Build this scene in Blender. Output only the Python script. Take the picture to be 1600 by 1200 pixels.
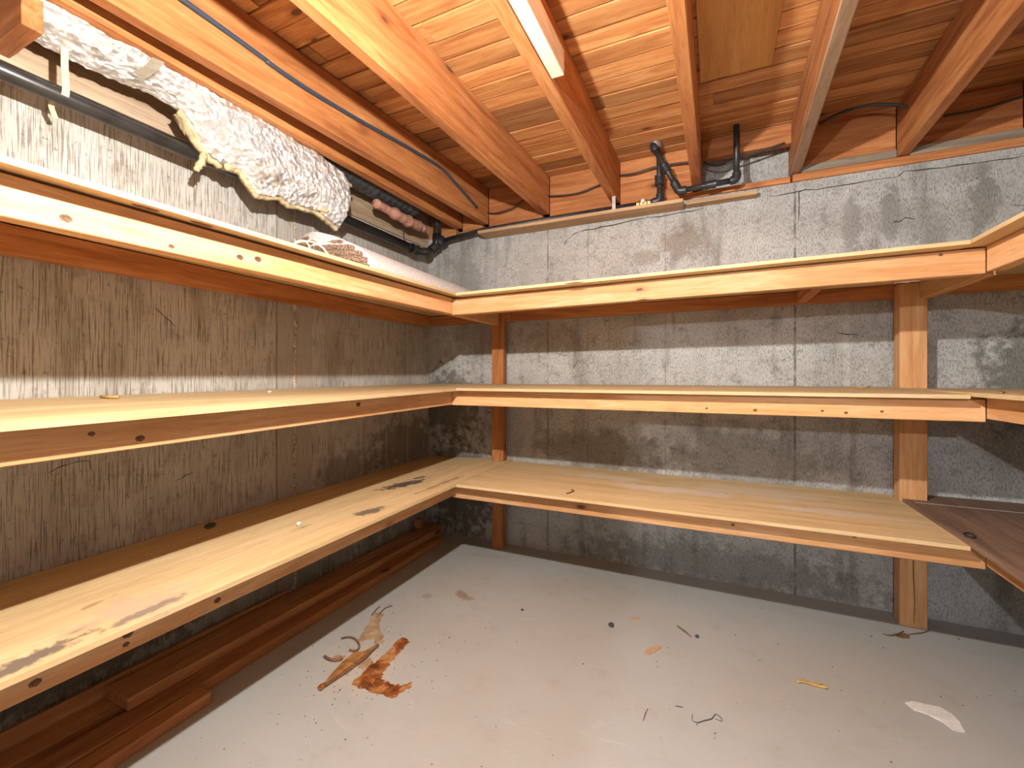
import bpy, bmesh, math, random
from mathutils import Vector, Matrix
random.seed(7)
for o in list(bpy.data.objects): bpy.data.objects.remove(o)
SC = bpy.context.scene
COL = SC.collection

# ------------------------------------------------------------------ camera, world, lamps' exposure
F_PX, YAW, HOR_Y, CAM = 688.0, math.radians(24.9), 588.0, Vector((1.771, -2.468, 1.04))
cd = bpy.data.cameras.new('camera')
cd.sensor_fit = 'HORIZONTAL'; cd.sensor_width = 36.0
cd.lens = 36.0 * F_PX / 1600.0
cd.shift_y = -(600.0 - HOR_Y) / 1600.0
cd.clip_start = 0.02
cam = bpy.data.objects.new('camera', cd); COL.objects.link(cam)
cam.location = CAM; cam.rotation_euler = (math.pi / 2, 0, YAW)
SC.camera = cam

W = bpy.data.worlds.new('world'); SC.world = W; W.use_nodes = True
bg = W.node_tree.nodes['Background']
bg.inputs[0].default_value = (1.0, 1.0, 1.0, 1); bg.inputs[1].default_value = 0.0
SC.view_settings.view_transform = 'Standard'; SC.view_settings.look = 'None'
SC.view_settings.gamma = 1.0; SC.view_settings.use_curve_mapping = False
SC.view_settings.exposure = 1.15
BULB_POS = Vector((1.345, -2.06, 1.745)); BULB_W = 70.0
LAMP2_POS = Vector((1.60, -4.1, 1.57)); LAMP2_W = 58.0

# ------------------------------------------------------------------ pixel helpers (1600x1200 frame)
_s, _c = math.sin(YAW), math.cos(YAW)
def ray(x, y):
    u = (x - 800.0) / F_PX; v = (HOR_Y - y) / F_PX
    return Vector((u * _c - _s, u * _s + _c, v))
def onx(x, y, X): r = ray(x, y); return CAM + r * ((X - CAM.x) / r.x)
def ony(x, y, Y): r = ray(x, y); return CAM + r * ((Y - CAM.y) / r.y)
def onz(x, y, Z): r = ray(x, y); return CAM + r * ((Z - CAM.z) / r.z)
def lerp(a, b, t): return a + (b - a) * t
def interp(tab, x):
    if x <= tab[0][0]: return tab[0][1]
    for (a, b), (c, d) in zip(tab, tab[1:]):
        if x <= c: return lerp(b, d, (x - a) / (c - a))
    return tab[-1][1]

# ------------------------------------------------------------------ materials
class NT:
    def __init__(s, name, rough=0.8, metal=0.0):
        s.m = bpy.data.materials.new(name); s.m.use_nodes = True
        s.t = s.m.node_tree; s.b = s.t.nodes['Principled BSDF']
        s.b.inputs['Roughness'].default_value = rough; s.b.inputs['Metallic'].default_value = metal
    def n(s, typ, **kw):
        nd = s.t.nodes.new(typ)
        for k, v in kw.items(): setattr(nd, k, v)
        return nd
    def lk(s, a, b): s.t.links.new(a, b)
    def put(s, sock, v):
        if hasattr(v, 'is_linked') or hasattr(v, 'links'): s.lk(v, sock)
        else: sock.default_value = v
    def coord(s): return s.n('ShaderNodeTexCoord').outputs['Object']
    def pos(s): return s.n('ShaderNodeNewGeometry').outputs['Position']
    def rnd(s): return s.n('ShaderNodeObjectInfo').outputs['Random']
    def math(s, op, a, b=0.0, c=0.0, clamp=False):
        nd = s.n('ShaderNodeMath', operation=op); nd.use_clamp = clamp
        s.put(nd.inputs[0], a); s.put(nd.inputs[1], b); s.put(nd.inputs[2], c); return nd.outputs[0]
    def vmath(s, op, a, b):
        nd = s.n('ShaderNodeVectorMath', operation=op); s.put(nd.inputs[0], a); s.put(nd.inputs[1], b); return nd.outputs[0]
    def noise(s, vec, scale=5.0, detail=3.0, rough=0.55, dist=0.0):
        key = (vec.node.name, scale, detail, rough, dist)
        c = s.__dict__.setdefault('cache', {})
        if key in c: return c[key]
        c[key] = s._noise(vec, scale, detail, rough, dist); return c[key]
    def _noise(s, vec, scale, detail, rough, dist):
        nd = s.n('ShaderNodeTexNoise'); s.lk(vec, nd.inputs['Vector'])
        nd.inputs['Scale'].default_value = scale; nd.inputs['Detail'].default_value = detail
        nd.inputs['Roughness'].default_value = rough; nd.inputs['Distortion'].default_value = dist
        return nd.outputs['Fac']
    def vor(s, vec, scale=5.0, rand=1.0):
        nd = s.n('ShaderNodeTexVoronoi'); s.lk(vec, nd.inputs['Vector']); nd.inputs['Scale'].default_value = scale
        nd.inputs['Randomness'].default_value = rand
        return nd.outputs['Distance'], nd.outputs['Color']
    def ramp(s, fac, stops):
        nd = s.n('ShaderNodeValToRGB'); s.lk(fac, nd.inputs[0]); e = nd.color_ramp.elements
        while len(e) < len(stops): e.new(0.5)
        for el, (p, c) in zip(e, stops):
            el.position = p; el.color = (c[0], c[1], c[2], 1) if isinstance(c, tuple) else (c, c, c, 1)
        return nd.outputs[0]
    def step(s, v, a, b):
        nd = s.n('ShaderNodeMapRange'); nd.clamp = True; nd.interpolation_type = 'SMOOTHSTEP'
        s.put(nd.inputs[0], v); nd.inputs[1].default_value = a; nd.inputs[2].default_value = b
        return nd.outputs[0]
    def mix(s, fac, a, b, mode='MIX'):
        nd = s.n('ShaderNodeMix', data_type='RGBA', blend_type=mode)
        s.put(nd.inputs[0], fac)
        s.put(nd.inputs[6], (*a, 1) if isinstance(a, tuple) else a); s.put(nd.inputs[7], (*b, 1) if isinstance(b, tuple) else b)
        return nd.outputs[2]
    def bump(s, h, strength=0.3, dist=0.01):
        nd = s.n('ShaderNodeBump'); nd.inputs['Strength'].default_value = strength; nd.inputs['Distance'].default_value = dist
        s.lk(h, nd.inputs['Height']); s.lk(nd.outputs[0], s.b.inputs['Normal'])
    def sep(s, v):
        nd = s.n('ShaderNodeSeparateXYZ'); s.lk(v, nd.inputs[0]); return nd.outputs
    def out(s, col): s.lk(col, s.b.inputs['Base Color']); return s.m
    def blob(s, p, center, rad, ang=0.0, wob=0.5, nscale=9.0):
        """soft irregular patch mask around a world point (a stain with its own outline)"""
        mp = s.n('ShaderNodeMapping', vector_type='TEXTURE'); s.lk(p, mp.inputs[0])
        mp.inputs['Location'].default_value = center; mp.inputs['Rotation'].default_value = (0, 0, ang); mp.inputs['Scale'].default_value = rad
        ln = s.n('ShaderNodeVectorMath', operation='LENGTH'); s.lk(mp.outputs[0], ln.inputs[0])
        nz = s.noise(p, 10.0 if nscale < 13 else 18.0 if nscale < 25 else 30.0, 4, 0.65)
        d = s.math('ADD', ln.outputs['Value'], s.math('MULTIPLY', s.math('SUBTRACT', nz, 0.5), wob * 4))
        return s.step(d, 1.0, 0.45)

AX = {'x': (1.0, 13.0, 13.0), 'y': (13.0, 1.0, 13.0), 'z': (13.0, 13.0, 1.0)}
def wood(name, axis, dark, base, light, knots=0.62, kn=1.0, rough=0.72, stains=(), streak=1.0, kscale=4.0, vlo=.86, vr=.26):
    n = NT(name, rough); co = n.coord(); r = n.rnd()
    off = n.n('ShaderNodeCombineXYZ'); n.lk(n.math('MULTIPLY', r, 53.0), off.inputs[0]); n.lk(n.math('MULTIPLY', r, 31.0), off.inputs[1]); n.lk(n.math('MULTIPLY', r, 17.0), off.inputs[2])
    p = n.vmath('ADD', co, off.outputs[0])
    g = n.vmath('MULTIPLY', p, AX[axis])
    kv = n.vmath('MULTIPLY', p, tuple(1.0 if v == 1.0 else 2.2 for v in AX[axis]))
    kd, kc = n.vor(kv, kscale)
    a = n.noise(g, 2.0 * streak, 4, 0.6, 0.8)
    col = n.ramp(a, [(0.28, dark), (0.5, base), (0.72, light)])
    f = n.noise(n.vmath('MULTIPLY', g, (4.0, 4.0, 4.0)), 3.5, 3, 0.6, 0.3)
    col = n.mix(n.math('MULTIPLY', n.step(f, 0.48, 0.72), 0.35), col, tuple(v * 0.62 for v in dark))
    bl = n.noise(p, 3.0, 3, 0.6)
    col = n.mix(n.math('MULTIPLY', n.step(bl, 0.5, 0.75), 0.28), col, tuple(v * 0.75 for v in base))
    if kn > 0:
        cs = n.sep(kc)
        on = n.math('GREATER_THAN', cs[0], knots)
        ring = n.math('MULTIPLY', n.step(kd, 0.24, 0.10), on)
        core = n.math('MULTIPLY', n.step(kd, 0.115, 0.075), on)
        col = n.mix(n.math('MULTIPLY', ring, 0.45 * kn), col, (dark[0] * .6, dark[1] * .45, dark[2] * .4))
        col = n.mix(n.math('MULTIPLY', core, 0.85 * kn), col, (0.09, 0.035, 0.018))
    hs = n.n('ShaderNodeHueSaturation'); n.lk(col, hs.inputs['Color'])
    n.lk(n.math('ADD', vlo, n.math('MULTIPLY', r, vr)), hs.inputs['Value'])
    col = hs.outputs[0]
    w = n.pos()
    for ctr, rad, ang, amt, c, ns in stains:
        col = n.mix(n.math('MULTIPLY', n.blob(w, ctr, rad, ang, 0.55, ns), amt), col, c)
    n.bump(n.math('ADD', f, n.math('MULTIPLY', a, 0.5)), 0.22, 0.002)
    return n.out(col)

FIR = ((.28, .085, .022), (.47, .175, .052), (.60, .275, .10))
PINE = ((.52, .235, .08), (.66, .35, .15), (.74, .47, .26))
PLYC = ((.54, .365, .18), (.63, .455, .24), (.70, .535, .31))
M = {}
for a in 'xyz':
    M['fir_' + a] = wood('fir_' + a, a, *FIR, knots=0.60)
    M['pine_' + a] = wood('pine_' + a, a, *PINE, knots=0.66, kscale=5.0)
    M['ply_' + a] = wood('ply_' + a, a, *PLYC, knots=0.9, streak=0.8, kn=0.6)
M['crack'] = None
M['board_x'] = wood('subfloor_wood', 'x', (.34, .12, .034), (.55, .245, .08), (.70, .38, .15), knots=0.55, vlo=.58, vr=.75)
M['old_y'] = wood('old_lumber_y', 'y', (.28, .10, .032), (.45, .19, .065), (.56, .27, .10), knots=0.75)
M['sill_y'] = wood('weathered_rim_y', 'y', (.26, .17, .10), (.40, .28, .18), (.52, .40, .28), knots=0.85)
M['grey_x'] = wood('weathered_plate_x', 'x', (.16, .12, .08), (.26, .21, .15), (.36, .31, .24), knots=0.85)
M['grey_y'] = wood('weathered_joist_y', 'y', (.26, .15, .09), (.40, .25, .15), (.52, .36, .24), knots=0.8)
M['plank_x'] = wood('brown_plank_x', 'x', (.30, .18, .09), (.44, .28, .15), (.55, .38, .22), knots=0.9)
M['dkply_y'] = wood('dark_plywood_y', 'y', (.15, .085, .055), (.22, .135, .09), (.30, .19, .13), knots=0.95, kn=0.3)
M['white_y'] = wood('pale_offcut_y', 'y', (.62, .50, .38), (.78, .66, .52), (.86, .78, .66), knots=0.99, kn=0)
M['patch'] = wood('plywood_patch', 'y', (.60, .29, .075), (.74, .38, .105), (.80, .45, .15), knots=0.98, kn=0.3, streak=0.6)

def concrete(name, uax, kind):
    n = NT(name, 0.92); w = n.pos(); sx = n.sep(w)
    st = (30.0, 30.0, 1.1); 
    v1 = n.noise(n.vmath('MULTIPLY', w, (88.0, 88.0, 3.0) if kind == 'left' else (70.0, 70.0, 26.0)), 2.6, 3, 0.65)         # board-form grain, vertical
    v2 = n.noise(n.vmath('MULTIPLY', w, (5.0, 5.0, 0.9)), 1.6, 4, 0.6)            # wide vertical streaks
    bl = n.noise(w, 2.3, 5, 0.62); pt = n.noise(w, 46.0, 3, 0.6); mot = n.noise(w, 12.0, 6, 0.78)
    if kind == 'left': c0, c1, c2 = (.27, .235, .19), (.43, .405, .365), (.54, .52, .485)
    else: c0, c1, c2 = (.18, .168, .15), (.385, .383, .37), (.54, .545, .535)
    base = n.mix(n.step(bl, 0.3, 0.7), c1, c2)
    base = n.mix(n.math('MULTIPLY', n.step(v2, 0.52, 0.72), 0.7), base, c0)
    base = n.mix(n.math('MULTIPLY', n.step(mot, 0.49, 0.70), 0.66), base, c0)
    gm = n.step(v1, 0.50, 0.64)
    amt = 0.70 if kind == 'left' else 0.42
    brk = n.step(n.noise(n.vmath('MULTIPLY', w, (1.0, 1.0, 1.0)), 9.0, 4, 0.7), 0.22, 0.55)
    gm = n.math('MULTIPLY', gm, brk)
    col = n.mix(n.math('MULTIPLY', gm, amt), base, (.13, .095, .065))
    pits = n.step(pt, 0.64, 0.74)
    col = n.mix(n.math('MULTIPLY', pits, 0.55), col, (.12, .095, .07))
    u = sx[0] if uax == 'x' else sx[1]
    hgt = n.math('SUBTRACT', n.math('MULTIPLY', gm, -1.0), pits)
    if kind == 'back':
        for xs, wd, am in ((0.86, .004, .6), (1.105, .003, .35), (1.525, .003, .4), (2.11, .005, .75), (2.31, .012, -.3)):
            d = n.math('ABSOLUTE', n.math('SUBTRACT', n.math('ADD', u, n.math('MULTIPLY', n.math('SUBTRACT', mot, .5), .012)), xs))
            k = n.math('MULTIPLY', n.step(d, wd * 1.6, wd * 0.5), n.step(n.noise(n.vmath('MULTIPLY', w, (0.3, .3, 7.0)), 2.0, 3, .6), 0.35, 0.55))
            col = n.mix(n.math('MULTIPLY', k, abs(am)), col, (.10, .085, .065) if am > 0 else (.66, .64, .6))
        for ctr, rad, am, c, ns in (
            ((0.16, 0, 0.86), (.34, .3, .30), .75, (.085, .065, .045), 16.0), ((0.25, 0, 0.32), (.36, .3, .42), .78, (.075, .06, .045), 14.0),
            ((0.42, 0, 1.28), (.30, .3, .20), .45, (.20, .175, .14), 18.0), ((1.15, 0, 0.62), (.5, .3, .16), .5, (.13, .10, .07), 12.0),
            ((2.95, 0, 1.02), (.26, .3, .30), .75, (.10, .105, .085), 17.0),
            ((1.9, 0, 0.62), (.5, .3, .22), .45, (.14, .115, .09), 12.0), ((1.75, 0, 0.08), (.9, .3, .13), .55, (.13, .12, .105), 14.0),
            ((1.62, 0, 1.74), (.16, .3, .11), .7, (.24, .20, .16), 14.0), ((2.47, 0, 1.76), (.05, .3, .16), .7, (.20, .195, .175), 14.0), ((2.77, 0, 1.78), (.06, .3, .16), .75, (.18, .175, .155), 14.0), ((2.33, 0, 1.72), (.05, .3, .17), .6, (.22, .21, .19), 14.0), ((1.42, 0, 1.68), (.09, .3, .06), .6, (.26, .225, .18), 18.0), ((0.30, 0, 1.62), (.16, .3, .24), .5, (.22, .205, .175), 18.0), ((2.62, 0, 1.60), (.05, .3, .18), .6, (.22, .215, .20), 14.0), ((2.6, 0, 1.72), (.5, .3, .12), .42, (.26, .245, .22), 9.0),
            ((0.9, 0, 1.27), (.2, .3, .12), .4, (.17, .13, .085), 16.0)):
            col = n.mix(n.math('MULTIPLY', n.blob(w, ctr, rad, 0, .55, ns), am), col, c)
    else:
        # smoother, darker pour joint between two form panels, plus stains and painted shade low down
        d = n.math('ABSOLUTE', n.math('SUBTRACT', u, -1.04))
        k = n.step(d, 0.098, 0.092)
        col = n.mix(n.math('MULTIPLY', k, 0.75), col, (.40, .36, .315))
        col = n.mix(n.math('MULTIPLY', n.step(n.math('ABSOLUTE', n.math('SUBTRACT', u, -1.135)), .006, .002), .6), col, (.12, .09, .06))
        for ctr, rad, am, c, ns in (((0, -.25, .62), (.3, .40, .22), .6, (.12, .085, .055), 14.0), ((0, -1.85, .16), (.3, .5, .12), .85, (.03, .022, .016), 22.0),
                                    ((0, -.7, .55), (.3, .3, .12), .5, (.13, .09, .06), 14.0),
                                    ((0, -1.5, .12), (.3, 1.6, .09), .5, (.12, .09, .06), 9.0)):  # long band along the wall foot: shade put into the colour
            col = n.mix(n.math('MULTIPLY', n.blob(w, ctr, rad, 0, .5, ns), am), col, c)
        for yy in (-.62, -.22, -.42):
            dd = n.math('ABSOLUTE', n.math('SUBTRACT', u, yy))
            col = n.mix(n.math('MULTIPLY', n.step(dd, .006, .002), .45), col, (.62, .56, .48))
    n.bump(n.math('ADD', hgt, n.math('MULTIPLY', mot, 0.8)), 0.55, 0.006)
    return n.out(col)
M['conc_left'] = concrete('board_formed_concrete', 'y', 'left')
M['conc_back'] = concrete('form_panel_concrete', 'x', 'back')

def floor_mat():
    n = NT('floor_concrete', 0.78); w = n.pos()
    a = n.noise(w, 1.6, 4, 0.6); b = n.noise(w, 8.0, 5, 0.7); c = n.noise(w, 60.0, 2, 0.5)
    col = n.mix(n.step(a, 0.32, 0.68), (.375, .365, .34), (.395, .40, .39))
    col = n.mix(n.math('MULTIPLY', n.step(b, 0.52, 0.75), 0.38), col, (.30, .265, .225))
    col = n.mix(n.math('MULTIPLY', n.step(c, 0.70, 0.78), 0.35), col, (.24, .20, .16))
    scr = n.noise(n.vmath('MULTIPLY', w, (1.5, 5.0, 1.0)), 3.0, 5, 0.75, 1.4)
    col = n.mix(n.math('MULTIPLY', n.step(scr, 0.60, 0.70), 0.35), col, (.50, .495, .485))
    for (px, py), rad, ang, am, cc, ns in (((725, 930), (.07, .035, .3), -.6, .75, (.25, .155, .085), 18.0), ((668, 930), (.035, .03, .3), 0, .5, (.27, .19, .13), 18.0),
                                         ((690, 860), (.10, .03, .3), .3, .45, (.36, .31, .25), 15.0), ((760, 868), (.16, .04, .3), .2, .4, (.36, .31, .26), 15.0),
                                         ((560, 1040), (.20, .16, .3), 0, .30, (.52, .43, .35), 10.0), ((1250, 960), (.3, .04, .3), -.1, .4, (.40, .35, .31), 9.0),
                                         ((1500, 1040), (.3, .10, .3), .0, .30, (.40, .36, .32), 7.0)):
        p0 = onz(px, py, 0)
        col = n.mix(n.math('MULTIPLY', n.blob(w, (p0.x, p0.y, 0), rad, ang, .5, ns), am), col, cc)
    n.bump(n.math('ADD', b, n.math('MULTIPLY', c, .3)), 0.12, 0.004)
    return n.out(col)
M['floor'] = floor_mat()

def simple(name, col, rough=0.6, metal=0.0, var=0.0, scale=20.0, bumpy=0.0, bs=60.0):
    n = NT(name, rough, metal); co = n.coord()
    if var > 0:
        f = n.noise(co, scale, 4, 0.65)
        c = n.mix(n.step(f, 0.3, 0.7), tuple(v * (1 - var) for v in col), tuple(min(1, v * (1 + var)) for v in col))
    else:
        r = n.n('ShaderNodeRGB'); r.outputs[0].default_value = (*col, 1); c = r.outputs[0]
    if bumpy > 0: n.bump(n.noise(co, bs, 5, 0.7), bumpy, 0.01)
    return n.out(c)
M['iron'] = simple('black_iron', (.035, .037, .040), .42, .3, .35, 40)
M['abs'] = simple('black_drain_plastic', (.022, .021, .020), .33, 0, .4, 14)
M['galv'] = simple('galvanised_steel', (.50, .50, .49), .45, .9, .2, 30)
M['brass'] = simple('brass', (.62, .46, .20), .35, .9, .15, 40)
M['cable'] = simple('black_cable_sheath', (.030, .032, .036), .5)
M['cable_blue'] = simple('dark_blue_cable_sheath', (.035, .055, .085), .45)
M['strap'] = simple('cream_webbing', (.62, .52, .33), .8, 0, .12, 60)
M['tape'] = simple('grey_masking_tape', (.48, .44, .36), .75, 0, .15, 40)
M['fibre'] = simple('glass_fibre', (.66, .52, .31), .95, 0, .35, 30, .8, 90)
M['pinkfib'] = simple('pink_glass_fibre', (.50, .25, .17), .95, 0, .3, 25, .8, 70)
M['duct'] = simple('black_flexible_duct', (.045, .046, .048), .38, 0, .3, 20)
M['rope'] = simple('pale_cord', (.66, .58, .47), .85, 0, .15, 80)
M['glassbulb'] = None
M['stone'] = simple('dark_stone', (.055, .055, .06), .6, 0, .4, 40)
M['pale'] = simple('white_plaster', (.68, .66, .63), .85, 0, .12, 30, .5, 40)
M['bark'] = simple('brown_bark', (.17, .09, .045), .85, 0, .35, 60)
M['straw'] = simple('dry_yellow_stalk', (.48, .31, .09), .7, 0, .25, 60)
M['lath'] = simple('wet_brown_lath', (.34, .155, .045), .5, 0, .45, 30)
M['card'] = simple('tan_cardboard', (.48, .30, .17), .85, 0, .1, 60)
M['whitech'] = simple('white_ceramic', (.72, .71, .68), .35)
M['crack'] = simple('dark_crack', (.045, .037, .03), .95)
M['lump'] = simple('rough_mortar', (.52, .43, .33), .95, 0, .35, 60, .8, 60)
M['knot'] = simple('dark_knot', (.15, .06, .026), .7, 0, .7, 120)
M['dirt'] = simple('dark_crumbs', (.07, .05, .035), .9)
def foil_mat():
    n = NT('crinkled_foil', .38, .75); co = n.coord()
    v, _ = n.vor(co, 48.0); nz = n.noise(co, 26.0, 6, .75, .6); tr = n.noise(co, 7.0, 4, .65)
    col = n.mix(n.math('MULTIPLY', n.step(tr, .58, .72), .8), (.90, .895, .89), (.40, .31, .21))   # brown dirt on the foil
    n.bump(n.math('ADD', n.math('MULTIPLY', v, .8), nz), .9, .02)
    return n.out(col)
M['foil'] = foil_mat()
def rug_mat(name, c0, c1):
    n = NT(name, .95); co = n.coord(); a = n.noise(co, 190.0, 2, .5); b = n.noise(co, 9, 3, .6)
    col = n.mix(n.step(a, .38, .62), c0, c1)
    n.bump(a, .8, .006); return n.out(col)
M['rug'] = rug_mat('pale_carpet_pile', (.50, .47, .45), (.74, .71, .69))
M['rugback'] = rug_mat('brown_carpet_back', (.11, .065, .04), (.34, .23, .155))
def rust_mat():
    n = NT('rust_stain', .3); co = n.coord()
    a = n.noise(co, 16.0, 5, .7, .8); b = n.noise(co, 45.0, 4, .7)
    col = n.ramp(a, [(.32, (.06, .018, .008)), (.46, (.24, .075, .02)), (.56, (.42, .18, .055)), (.68, (.46, .33, .22))])
    col = n.mix(n.math('MULTIPLY', n.step(b, .56, .70), .55), col, (.56, .47, .38))
    n.bump(a, .3, .004); return n.out(col)
M['rust'] = rust_mat()
def tan_mat():
    n = NT('tan_water_stain', .7); co = n.coord(); a = n.noise(co, 18.0, 5, .7, .6)
    col = n.ramp(a, [(.30, (.22, .12, .055)), (.5, (.37, .245, .14)), (.7, (.50, .39, .28))])
    return n.out(col)
M['tan'] = tan_mat()
def emit(name, col, strength):
    n = NT(name); n.b.inputs['Base Color'].default_value = (.9, .9, .85, 1)
    n.b.inputs['Emission Color'].default_value = (*col, 1); n.b.inputs['Emission Strength'].default_value = strength
    return n.m

# ------------------------------------------------------------------ mesh helpers
def tag(o, label=None, cat=None, group=None, kind=None):
    if label: o['label'] = label
    if cat: o['category'] = cat
    if group: o['group'] = group
    if kind: o['kind'] = kind
    return o
def empty(name, loc):
    e = bpy.data.objects.new(name, None); e.empty_display_size = .1; COL.objects.link(e); e.location = loc; return e
def worldloc(o):
    v = Vector(o.location); p = o.parent
    while p: v += Vector(p.location); p = p.parent
    return v
def link(name, bm, mat, parent=None, smooth=False):
    """bmesh given in world coordinates -> object with its origin at the middle of its underside"""
    bmesh.ops.recalc_face_normals(bm, faces=bm.faces)
    xs = [v.co.x for v in bm.verts]; ys = [v.co.y for v in bm.verts]; zs = [v.co.z for v in bm.verts]
    org = Vector(((min(xs) + max(xs)) / 2, (min(ys) + max(ys)) / 2, min(zs)))
    for v in bm.verts: v.co -= org
    me = bpy.data.meshes.new(name); bm.to_mesh(me); bm.free()
    if smooth:
        for p in me.polygons: p.use_smooth = True
    me.materials.append(M[mat] if isinstance(mat, str) else mat)
    o = bpy.data.objects.new(name, me); COL.objects.link(o)
    if parent:
        o.parent = parent; o.location = org - worldloc(parent)
    else: o.location = org
    return o
def hexa(bm, c8, bev=0.0):
    """8 corners: 4 bottom (ccw) then 4 top"""
    v = [bm.verts.new(c) for c in c8]
    fs = [(3, 2, 1, 0), (4, 5, 6, 7), (0, 1, 5, 4), (1, 2, 6, 5), (2, 3, 7, 6), (3, 0, 4, 7)]
    faces = [bm.faces.new([v[i] for i in f]) for f in fs]
    if bev > 0:
        bmesh.ops.bevel(bm, geom=list({e for f in faces for e in f.edges}), offset=bev, segments=1, affect='EDGES', profile=.5)
def box(x0, x1, y0, y1, z0, z1, bev=0.0015, bm=None):
    bm = bm or bmesh.new()
    hexa(bm, [(x0, y0, z0), (x1, y0, z0), (x1, y1, z0), (x0, y1, z0), (x0, y0, z1), (x1, y0, z1), (x1, y1, z1), (x0, y1, z1)], bev)
    return bm
def beam(a0, a1, b0, b1, axis, zt0, zt1, h0, h1=None, bev=.002):
    """board along `axis` from a0 to a1, across b0..b1, top height zt0 -> zt1"""
    h1 = h0 if h1 is None else h1; bm = bmesh.new()
    if axis == 'y':
        hexa(bm, [(b0, a0, zt0 - h0), (b1, a0, zt0 - h0), (b1, a1, zt1 - h1), (b0, a1, zt1 - h1), (b0, a0, zt0), (b1, a0, zt0), (b1, a1, zt1), (b0, a1, zt1)], bev)
    else:
        hexa(bm, [(a0, b0, zt0 - h0), (a1, b0, zt1 - h1), (a1, b1, zt1 - h1), (a0, b1, zt0 - h0), (a0, b0, zt0), (a1, b0, zt1), (a1, b1, zt1), (a0, b1, zt0)], bev)
    return bm
def prism(poly, zf, th, bev=0.0):
    """polygon (ccw, xy) extruded down by th from the height function zf(x, y)"""
    bm = bmesh.new()
    t = [bm.verts.new((x, y, zf(x, y))) for x, y in poly]; b = [bm.verts.new((x, y, zf(x, y) - th)) for x, y in poly]
    bm.faces.new(t); bm.faces.new(b[::-1]); n = len(poly)
    for i in range(n): bm.faces.new((b[i], b[(i + 1) % n], t[(i + 1) % n], t[i]))
    if bev: bmesh.ops.bevel(bm, geom=[e for e in bm.edges if e.verts[0].co.z > -9], offset=bev, segments=1, affect='EDGES')
    return bm
def smooth_path(pts, k=6):
    P = [Vector(p) for p in pts]
    if len(P) < 3: return P
    out = []
    for i in range(len(P) - 1):
        p0, p1, p2, p3 = P[max(i - 1, 0)], P[i], P[i + 1], P[min(i + 2, len(P) - 1)]
        for j in range(k):
            t = j / k
            out.append(.5 * ((2 * p1) + (p2 - p0) * t + (2 * p0 - 5 * p1 + 4 * p2 - p3) * t * t + (3 * p1 - p0 - 3 * p2 + p3) * t ** 3))
    out.append(P[-1]); return out
def tube(path, r, seg=10, bm=None, rf=None):
    bm = bm or bmesh.new(); P = [Vector(p) for p in path]; rings = []
    up = None
    for i, p in enumerate(P):
        d = (P[min(i + 1, len(P) - 1)] - P[max(i - 1, 0)]).normalized()
        if up is None: up = d.orthogonal().normalized()
        up = (up - d * up.dot(d)).normalized(); sd = d.cross(up)
        rr = rf(i / max(1, len(P) - 1)) if rf else r
        rings.append([bm.verts.new(p + (up * math.cos(2 * math.pi * k / seg) + sd * math.sin(2 * math.pi * k / seg)) * rr) for k in range(seg)])
    for a, b in zip(rings, rings[1:]):
        for k in range(seg): bm.faces.new((a[k], a[(k + 1) % seg], b[(k + 1) % seg], b[k]))
    bm.faces.new(rings[0][::-1]); bm.faces.new(rings[-1]); return bm
def sphere(c, r, sc=(1, 1, 1), sub=2, jit=0.0, seed=1):
    bm = bmesh.new(); bmesh.ops.create_icosphere(bm, subdivisions=sub, radius=1); R = random.Random(seed)
    for v in bm.verts:
        k = 1 + R.uniform(-jit, jit); v.co = Vector((v.co.x * sc[0], v.co.y * sc[1], v.co.z * sc[2])) * r * k + Vector(c)
    return bm
def ribbon(pts, w, th, normal, bm=None):
    """flat strip following pts, width w (number or list), standing th proud along normal"""
    bm = bm or bmesh.new(); P = [Vector(p) for p in pts]; nrm = Vector(normal); L = []
    for i, p in enumerate(P):
        d = (P[min(i + 1, len(P) - 1)] - P[max(i - 1, 0)]).normalized(); s = d.cross(nrm).normalized()
        ww = (w[i] if isinstance(w, (list, tuple)) else w) / 2
        L.append([bm.verts.new(p - s * ww), bm.verts.new(p + s * ww), bm.verts.new(p + s * ww + nrm * th), bm.verts.new(p - s * ww + nrm * th)])
    for a, b in zip(L, L[1:]):
        for k in range(4): bm.faces.new((a[k], a[(k + 1) % 4], b[(k + 1) % 4], b[k]))
    bm.faces.new(L[0][::-1]); bm.faces.new(L[-1]); return bm

# ------------------------------------------------------------------ the room
RX, YB = 3.115, -5.2          # right wall, far end of the cellar behind the camera
WT = 1.963                    # top of the back foundation wall
tag(link('floor', box(-.25, RX + .2, YB, .25, -.12, 0, 0), 'floor'), kind='structure')
wl = tag(link('wall_left', box(-.22, 0, YB, .22, 0, 1.90, 0), 'conc_left'), kind='structure')
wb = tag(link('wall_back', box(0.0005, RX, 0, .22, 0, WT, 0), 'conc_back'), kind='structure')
tag(link('wall_right', box(RX, RX + .2, YB, .22, 0, 2.257, 0), 'conc_back'), kind='structure')
tag(link('wall_rear', box(0.001, RX - .001, YB + .001, YB + .10, 0, 2.257, 0), 'conc_left'), kind='structure')
tag(link('wall_front', box(0, 1.56, -3.5, -3.4, 0, 2.0, 0), 'conc_left'), kind='structure')
# rough mortar bead in the pour joint
bead = bmesh.new(); R = random.Random(3)
for z in [0.02 + i * .0135 for i in range(139)]:
    if .5 < z < .62 and R.random() < .5: continue
    c = Vector((.002, -1.043 + R.uniform(-.004, .004), z)); s = sphere(c, R.uniform(.006, .012), (.7, 1, 1.2), 1, .25, int(z * 9999))
    me = bpy.data.meshes.new('t'); s.to_mesh(me); s.free(); bead.from_mesh(me); bpy.data.meshes.remove(me)
link('mortar_bead', bead, 'lump', wl, True)
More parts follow.
